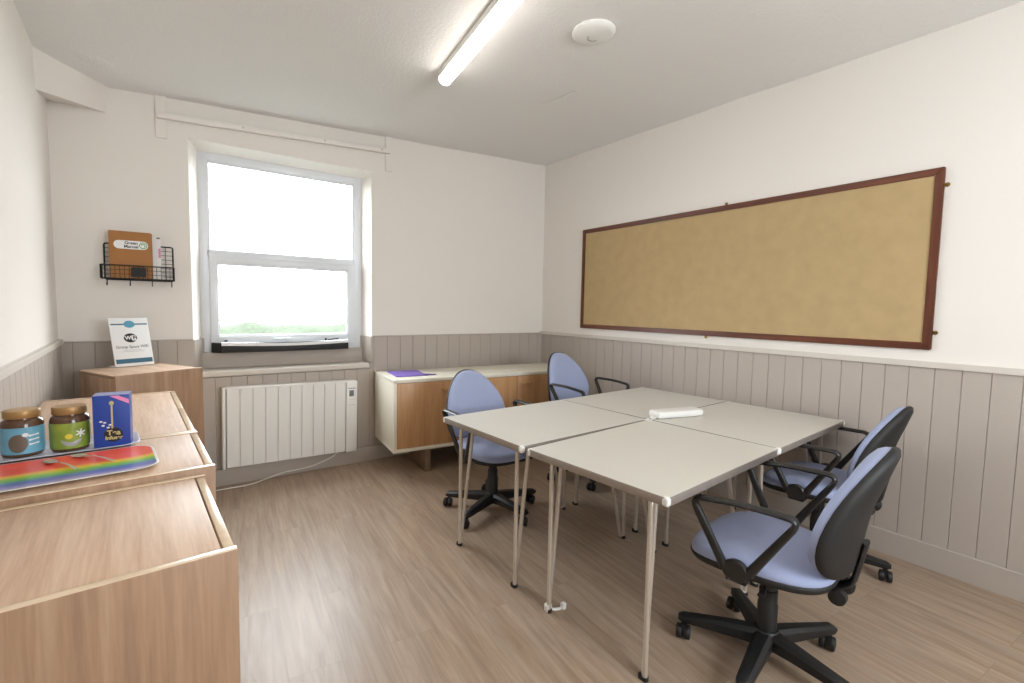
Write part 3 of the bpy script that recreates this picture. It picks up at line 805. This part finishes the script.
# ------------------------------------------------------------------ cream sideboard
SA = math.radians(-5.2)
sb = thing('sideboard', 'cream sideboard with beech doors against the panelled back wall', 'sideboard', (-1.835, -.032, 0), SA)
SL, SD, Z0, Z1, TH = 1.73, .548, .205, .765, .026
bm = B(); box(bm, 0, SL, -SD, 0, Z1-TH, Z1, .002); obj('top_board', bm, M_cream, sb)
bm = B(); box(bm, 0, SL, -SD, 0, Z0, Z0+TH, .002); obj('bottom_board', bm, M_cream, sb)
for x in (0, SL-TH):
    bm = B(); box(bm, x, x+TH, -SD, 0, Z0+TH, Z1-TH, .001); obj('side_panel', bm, M_cream, sb)
bm = B(); box(bm, TH, SL-TH, -.012, -.004, Z0+TH, Z1-TH, 0); obj('back_panel', bm, M_cream, sb)
for i, (x0, x1, hx) in enumerate(((TH+.002, .575, .445), (.579, 1.085, .64), (1.089, SL-TH-.002, 1.16))):
    bm = B(); box(bm, x0, x1, -SD+.004, -SD+.022, Z0+TH+.002, Z1-TH-.003, .0015); d = obj('door', bm, M_beech, sb)
    bm = B(); box(bm, hx-.06, hx+.06, -SD-.030, -SD-.014, Z1-TH-.076, Z1-TH-.056, .002)
    for s in (-.04, .04): box(bm, hx+s-.006, hx+s+.006, -SD-.016, -SD+.006, Z1-TH-.072, Z1-TH-.060, .001)
    obj('handle', bm, M_beech, d)
for x in (.30, SL-.30):
    bm = B(); box(bm, x-.025, x+.025, -SD+.07, -.06, 0, Z0, .002); obj('leg', bm, mat('bronze metal leg', srgb(150, 128, 106), .4, .4), sb)
# purple card folder lying on it
fp = thing('purple_folder', 'flat purple card folder on the left end of the sideboard', 'folder', (-1.66, -.29, Z1+.0015), math.radians(-8))
bm = B(); box(bm, -.125, .125, -.17, .17, 0, .004, .001); obj('back_cover', bm, M_purple, fp)
bm = B(); box(bm, -.118, .125, -.168, .15, .0045, .0075, .001, RZ(-.03)); obj('front_cover', bm, M_purple, fp)
bm = B(); prism(bm, [(.10, -.165), (.20, -.165), (.205, -.145), (.11, -.10)], .004, .0075); obj('flap', bm, mat('deep purple card', srgb(90, 66, 158), .5), fp)

# ------------------------------------------------------------------ folding tables
TT = math.radians(3.94); TX, TY, TH_ = -1.0394, -2.2452, .71
TE1 = Vector((math.cos(TT), math.sin(TT), 0)); TE2 = Vector((-math.sin(TT), math.cos(TT), 0))
UL, VL = .914, .683
tb = thing('folding_table', '', 'table', (0, 0, 0), TT, 'folding tables pushed together')
hu, hv = UL/2, VL/2
bm = B(); prism(bm, rrect(hu-.0025, hv-.0025, .012, 3), TH_-.003, TH_); obj('tabletop', bm, M_ttop, tb)
bm = B(); prism(bm, rrect(hu-.004, hv-.004, .012, 3), TH_-.024, TH_-.0031); obj('core_board', bm, mat('grey underside', srgb(120, 112, 104), .7), tb)
for k in range(4):
    lx = k % 2 == 0; s = 1 if k < 2 else -1
    bm = B()
    if lx: a_, b_ = sorted((s*(hv-.006), s*hv)); box(bm, -hu+.012, hu-.012, a_, b_, TH_-.030, TH_-.0006, .001)
    else: a_, b_ = sorted((s*(hu-.006), s*hu)); box(bm, a_, b_, -hv+.012, hv-.012, TH_-.030, TH_-.0006, .001)
    obj('edge_strip', bm, M_tedge, tb)
for sx_ in (-1, 1):
    for sy_ in (-1, 1):
        bm = B(); box(bm, min(sx_*(hu-.024), sx_*(hu+.0012)), max(sx_*(hu-.024), sx_*(hu+.0012)), min(sy_*(hv-.024), sy_*(hv+.0012)), max(sy_*(hv-.024), sy_*(hv+.0012)), TH_-.0315, TH_+.0012, .008, seg=3)
        obj('corner_cap', bm, M_white, tb)
bm = B()
for s in (-1, 1):
    box(bm, s*(hu-.115)-.0175, s*(hu-.115)+.0175, -hv+.03, hv-.03, TH_-.042, TH_-.024, .002)
obj('leg_rail', bm, M_leg, tb)
for sx_ in (-1, 1):
    for sy_ in (-1, 1):
        fx, fy = sx_*(hu-.053), sy_*(hv-.098)
        bm = B()
        f1 = Vector((fx, fy-.006, .012)); f2 = Vector((fx-sx_*.012, fy+.006, .012))
        k1 = Vector((fx-sx_*.004, fy, TH_-.046)); k2 = Vector((fx-sx_*.125, fy+.055, TH_-.046))
        sweep(bm, fillet([f1, k1, k2, f2], .035, 5), .0100, seg=10)
        sweep(bm, [f1, f2], .0100, seg=10)
        lg = obj('leg', bm, M_leg, tb)
        bm = B(); prism(bm, rrect(.012, .019, .01, 4), 0, .014, T(fx, fy, 0)); obj('foot', bm, M_black, lg)
def tpos(iu, iv):
    c = Vector((TX, TY, 0))+TE1*(iu*.459)+TE2*(iv*.3455); return (c.x, c.y, 0)
def tswing(iu, iv, d):               # the two left tables stand slightly askew, opening the seam
    p = Vector((TX, TY, 0))+TE2*(iv*.3455); c = Vector(tpos(iu, iv))-TE1*.006
    return tuple(p+RZ(math.radians(d)) @ (c-p)), TT+math.radians(d)
tb.location, _r = tswing(-1, -1, .75); tb.rotation_euler.z = _r; tb['label'] = 'folding table nearest the front, white clip on one foot, nothing on top'
dup(tb, 'folding table between the sideboard and the front table, one chair tucked behind it', *tswing(-1, 1, -1.0))
dup(tb, 'folding table in the far corner by the panelled wall, raised chair behind', tpos(1, 1), TT)
dup(tb, 'folding table carrying the white case, beside the panelled wall', tpos(1, -1), TT)
# white clip on the front table's inner leg
fx, fy = -(hu-.053), (hv-.098)
bm = B(); box(bm, fx-.013, fx+.013, fy-.013, fy+.013, .0, .034, .004)
sweep(bm, [(fx+.008, fy-.004, .010), (fx+.028, fy-.016, .004), (fx+.048, fy-.028, .005), (fx+.058, fy-.034, .016)], .005, .008, seg=8)
box(bm, fx+.050, fx+.070, fy-.046, fy-.026, .003, .032, .004)
o = obj('leg_clip', bm, M_white, tb); o['label'] = 'white plastic linking clip on the foot'

# white case on the table
wc = thing('white_case', 'slim white plastic case lying where the four tables meet', 'case', (-.835, -2.279, TH_+.0012), math.radians(-15))
def lay(hw, hd, zz, r=.012): return [(x, y, zz) for x, y in rrect(hw, hd, r)]
bm = B(); layers(bm, [lay(.150, .040, 0), lay(.158, .046, .004), lay(.160, .048, .014)]); obj('base_tray', bm, M_white, wc)
bm = B(); layers(bm, [lay(.160, .048, .0145), lay(.160, .048, .030), lay(.155, .043, .037), lay(.145, .033, .039)]); obj('lid', bm, M_white, wc)
bm = B(); sweep(bm, fillet([(-.158, -.012, .01), (-.185, -.012, .012), (-.200, -.022, .006), (-.185, -.034, .005), (-.160, -.032, .01)], .012, 4), .0045, seg=8); obj('loop', bm, M_white, wc)

# ------------------------------------------------------------------ office chairs
def make_chair(label, loc, rot, raise_, base_a):
    t = thing('office_chair', label, 'chair', (loc[0], loc[1], 0), rot, 'blue office chairs at the tables')
    dz = raise_
    # seat outline (forward is -Y)
    def so(sc, z, sy_=0):
        out = []
        n = 44
        for k in range(n):
            an = 2*PI*k/n; c, s = math.cos(an), math.sin(an)
            p = 2/3.1
            x = 0.238*math.copysign(abs(c)**p, c); y = 0.236*math.copysign(abs(s)**p, s)
            x *= 1-.10*(y/.236)                      # a little narrower at the rear
            e = 1-(1-sc)
            # waterfall front edge and slight dish
            zz = z-(.016*max(0, (-y-.08)/.15)**2)*(1 if z > .44 else .5)+.006*(x/.23)**2
            out.append((x*e, y*e-.018, zz+dz-.030))
        return out
    bm = B(); layers(bm, [so(.97, .437), so(1.0, .445), so(1.005, .458), so(.985, .474), so(.93, .484), so(.8, .489), so(.5, .490), so(.15, .489)]); obj('seat_cushion', bm, M_blue, t, angle=80)
    bm = B(); layers(bm, [so(.55, .405), so(.86, .412), so(.985, .422), so(1.015, .434), so(1.018, .446), so(.99, .450)]); obj('seat_shell', bm, M_blackm, t, angle=80)
    # backrest: egg outline, wrapped and leaning
    z0, z1 = .440+dz, .890+dz
    def bo(sc, d):
        out = []; n = 44
        for k in range(n):
            an = 2*PI*k/n; c, s = math.cos(an), math.sin(an)
            p = 2/2.35
            x = math.copysign(abs(c)**p, c); v = math.copysign(abs(s)**p, s)
            x *= .224*(1-.27*v-.03*v*v)
            h = (z1-z0)/2*v*sc+(z0+z1)/2
            xx = x*sc
            tt = (h-z0)/(z1-z0)
            yy = .232+.105*tt-.025*math.sin(PI*min(max(tt, 0), 1))*1.0-.9*xx*xx+d
            out.append((xx, yy, h))
        return out
    bm = B(); layers(bm, [bo(.2, -.054), bo(.6, -.053), bo(.85, -.047), bo(.95, -.036), bo(.99, -.02), bo(1.0, -.004), bo(.985, .004)]); obj('backrest_cushion', bm, M_blue, t, angle=80)
    bm = B(); layers(bm, [bo(.985, .0), bo(1.012, -.006), bo(1.018, .006), bo(.99, .018), bo(.9, .028), bo(.6, .034), bo(.2, .035)]); obj('backrest_shell', bm, M_blackm, t, angle=80)
    # back support bar and height knob
    bm = B(); sweep(bm, fillet([(0, .05, .380+dz), (0, .20, .372+dz), (0, .256, .40+dz), (0, .285, .56+dz)], .05, 6), .010, .030, up=(0, 0, 1), seg=12); sb_ = obj('back_support', bm, M_black, t)
    bm = B(); lathe(bm, [(.012, -.05), (.030, -.045), (.034, -.03), (.034, -.012), (.026, -.004), (.012, 0)], 20, T(-.028, .225, .368+dz) @ Matrix.Rotation(PI/2, 4, 'Y')); obj('knob', bm, M_black, sb_)
    bm = B(); lathe(bm, [(.012, .05), (.026, .045), (.028, .02), (.012, 0)], 20, T(.028, .225, .368+dz) @ Matrix.Rotation(PI/2, 4, 'Y')); obj('knob', bm, M_black, sb_)
    bm = B(); box(bm, -.075, .075, -.10, .10, .345+dz, .384+dz, .012, seg=3); mc = obj('tilt_mechanism', bm, M_black, t)
    bm = B(); sweep(bm, [(.06, .02, .365+dz), (.16, .03, .36+dz), (.215, .035, .35+dz)], [.005, .005, .009], [.005, .005, .014], seg=8); obj('lever', bm, M_black, mc)
    # loop arms
    for s in (-1, 1):
        A_ = Vector((s*.254, -.078, .425+dz)); Bf = Vector((s*.286, -.192, .656+dz)); Br = Vector((s*.284, .155, .677+dz)); C_ = Vector((s*.254, .000, .425+dz))
        mid = Vector((s*.288, -.03, .676+dz))
        path = fillet([A_, Bf, mid, Br, C_], .045, 6)
        n = len(path)
        ru = []; rv = []
        for p in path:
            k = min(1, max(0, (p.z-.60-dz)/.05)); ru.append(.017-.007*k); rv.append(.011+.008*k)
        bm = B(); sweep(bm, path, ru, rv, seg=12, up=None)
        bm.free(); bm = B()
        # oriented so that the wide side of the section lies level along the pad
        pr_ = Vector((s, 0, 0))
        sweep(bm, path, rv, ru, seg=12, up=(1, 0, 0))
        ar = obj('armrest', bm, M_arm, t)
        bm = B(); lathe(bm, [(.024, -.014), (.037, -.010), (.040, .008), (.034, .014), (.026, .011), (.012, .013)], 28, T(s*.252, -.040, .425+dz) @ Matrix.Rotation(s*PI/2, 4, 'Y') @ Matrix.Scale(1.15, 4, (0, 1, 0))); obj('arm_disc', bm, M_arm, ar)
        bm = B(); box(bm, min(s*.12, s*.25), max(s*.12, s*.25), -.075, -.005, .378+dz, .398+dz, .004); obj('arm_bracket', bm, M_black, ar)
    # gas column
    bm = B(); lathe(bm, [(.035, .062), (.035, .215), (.032, .220), (.032, .27+dz*.5), (.027, .272+dz*.5), (.027, .33+dz*.7), (.022, .332+dz*.7), (.022, .36+dz)], 24); obj('gas_column', bm, M_black, t)
    bm = B(); lathe(bm, [(.036, .050), (.046, .058), (.046, .108), (.040, .116)], 24); hb = obj('base_hub', bm, M_black, t)
    for k in range(5):
        an = base_a-rot+k*2*PI/5
        Mx = RZ(an)
        bm = B()
        rings = []
        for r_, zt, hgt, w in ((.030, .112, .056, .034), (.10, .108, .048, .031), (.20, .098, .038, .027), (.300, .088, .028, .023), (.318, .078, .012, .016)):
            rings.append([Mx @ Vector((r_, y, z)) for y, z in ((-w, zt-hgt), (-w, zt-hgt*.25), (-w*.55, zt), (w*.55, zt), (w, zt-hgt*.25), (w, zt-hgt))])
        layers(bm, rings); lg = obj('base_leg', bm, M_black, t, angle=30)
        sw = math.radians(35)-rot+random.uniform(-.5, .5)
        CM = T(*(Mx @ Vector((.296, 0, 0)))) @ RZ(sw)
        bm = B()
        for s in (-1, 1):
            lathe(bm, [(.016, s*.006), (.0255, s*.007), (.027, s*.010), (.027, s*.021), (.0245, s*.026), (.012, s*.028)], 20, CM @ T(-.026, 0, .027) @ Matrix.Rotation(PI/2, 4, 'X'))
        box(bm, -.040, .008, -.006, .006, .022, .058, .004, CM)
        sweep(bm, [CM @ Vector((0, 0, .045)), CM @ Vector((0, 0, .080))], .008, seg=10)
        obj('caster', bm, M_black, lg)
    return t
make_chair('blue office chair in front of the sideboard, tucked behind the left table', (-1.528, -1.400), .033, -.010, math.radians(-10))
make_chair('blue office chair set higher than the others, in the far corner', (-.565, -1.290), .13, .068, math.radians(20))
make_chair('blue office chair nearest the front, its black back fully in view', (-1.378, -3.094), 3.31, .000, math.radians(-23))
make_chair('blue office chair beside the panelled wall, partly behind the nearest chair', (-.405, -2.884), 3.25, -.006, math.radians(-76))

# ------------------------------------------------------------------ outside: lawn and a low hedge with mist greyed into their colours
bm = B(); box(bm, -30, 30, .5, 16, -.5, -.4, 0); o = struct('ground', bm, mat('mist-greyed grass', srgb(58, 64, 52), .9, nscale=6, namt=.2))
bm = B()
bmesh.ops.create_grid(bm, x_segments=160, y_segments=10, size=1)
for v in bm.verts:
    x, y = v.co.x*14, v.co.y
    h = 1-.35*y*y
    v.co = Vector((x+.1*noise.noise(Vector((x*3, y*3, 1))), 10+y*.6, -.42+(1.19+.12*noise.noise(Vector((x*1.7, y*2, 4)))+.08*noise.noise(Vector((x*7, y*7, 9))))*h*(1 if abs(y) < .95 else 0)))
hd = obj('hedge', bm, mat('mist-greyed hedge leaves', srgb(58, 65, 50), .9, nscale=14, namt=.3)); hd['kind'] = 'stuff'
tag(hd, 'low misty green hedge outside beyond the window', 'hedge')

# ------------------------------------------------------------------ light
w = bpy.data.worlds.new('World'); SC.world = w; w.use_nodes = True
bg = w.node_tree.nodes['Background']; bg.inputs['Color'].default_value = (.88, .95, 1, 1); bg.inputs['Strength'].default_value = 11.0
la_ = bpy.data.lights.new('sky_portal', 'AREA'); la_.shape = 'RECTANGLE'; la_.size = 1.1; la_.size_y = 1.4; la_.cycles.is_portal = True
po = bpy.data.objects.new('sky_portal', la_); COL.objects.link(po); po.location = (-2.46, .30, 1.67); po.rotation_euler = (-PI/2, 0, 0)
lb_ = bpy.data.lights.new('sky_portal_rear', 'AREA'); lb_.shape = 'RECTANGLE'; lb_.size = 1.3; lb_.size_y = 1.26; lb_.cycles.is_portal = True
pr2 = bpy.data.objects.new('sky_portal_rear', lb_); COL.objects.link(pr2); pr2.location = (-1.6, YF-.16, 1.625); pr2.rotation_euler = (PI/2, 0, 0)

# ------------------------------------------------------------------ camera
cam = bpy.data.cameras.new('Camera'); co = bpy.data.objects.new('Camera', cam); COL.objects.link(co); SC.camera = co
cam.sensor_fit = 'HORIZONTAL'; cam.sensor_width = 36; cam.lens = 469.7342/1024*36; cam.clip_start = .02; cam.clip_end = 200
yw, pt, rl = [math.radians(v) for v in (35.5983, -4.0501, 1.0682)]
fwd = Vector((math.sin(yw)*math.cos(pt), math.cos(yw)*math.cos(pt), math.sin(pt)))
rt = Vector((math.cos(yw), -math.sin(yw), 0)); up = rt.cross(fwd)
rt2 = rt*math.cos(rl)+up*math.sin(rl); up2 = rt2.cross(fwd)
R3 = Matrix((rt2, up2, -fwd)).transposed()
co.matrix_world = Matrix.Translation((-3.1932, -3.9154, 1.3192)) @ R3.to_4x4()

SC.view_settings.view_transform = 'Standard'; SC.view_settings.look = 'None'
SC.view_settings.gamma = 1; SC.view_settings.use_curve_mapping = False
SC.view_settings.exposure = 0.42
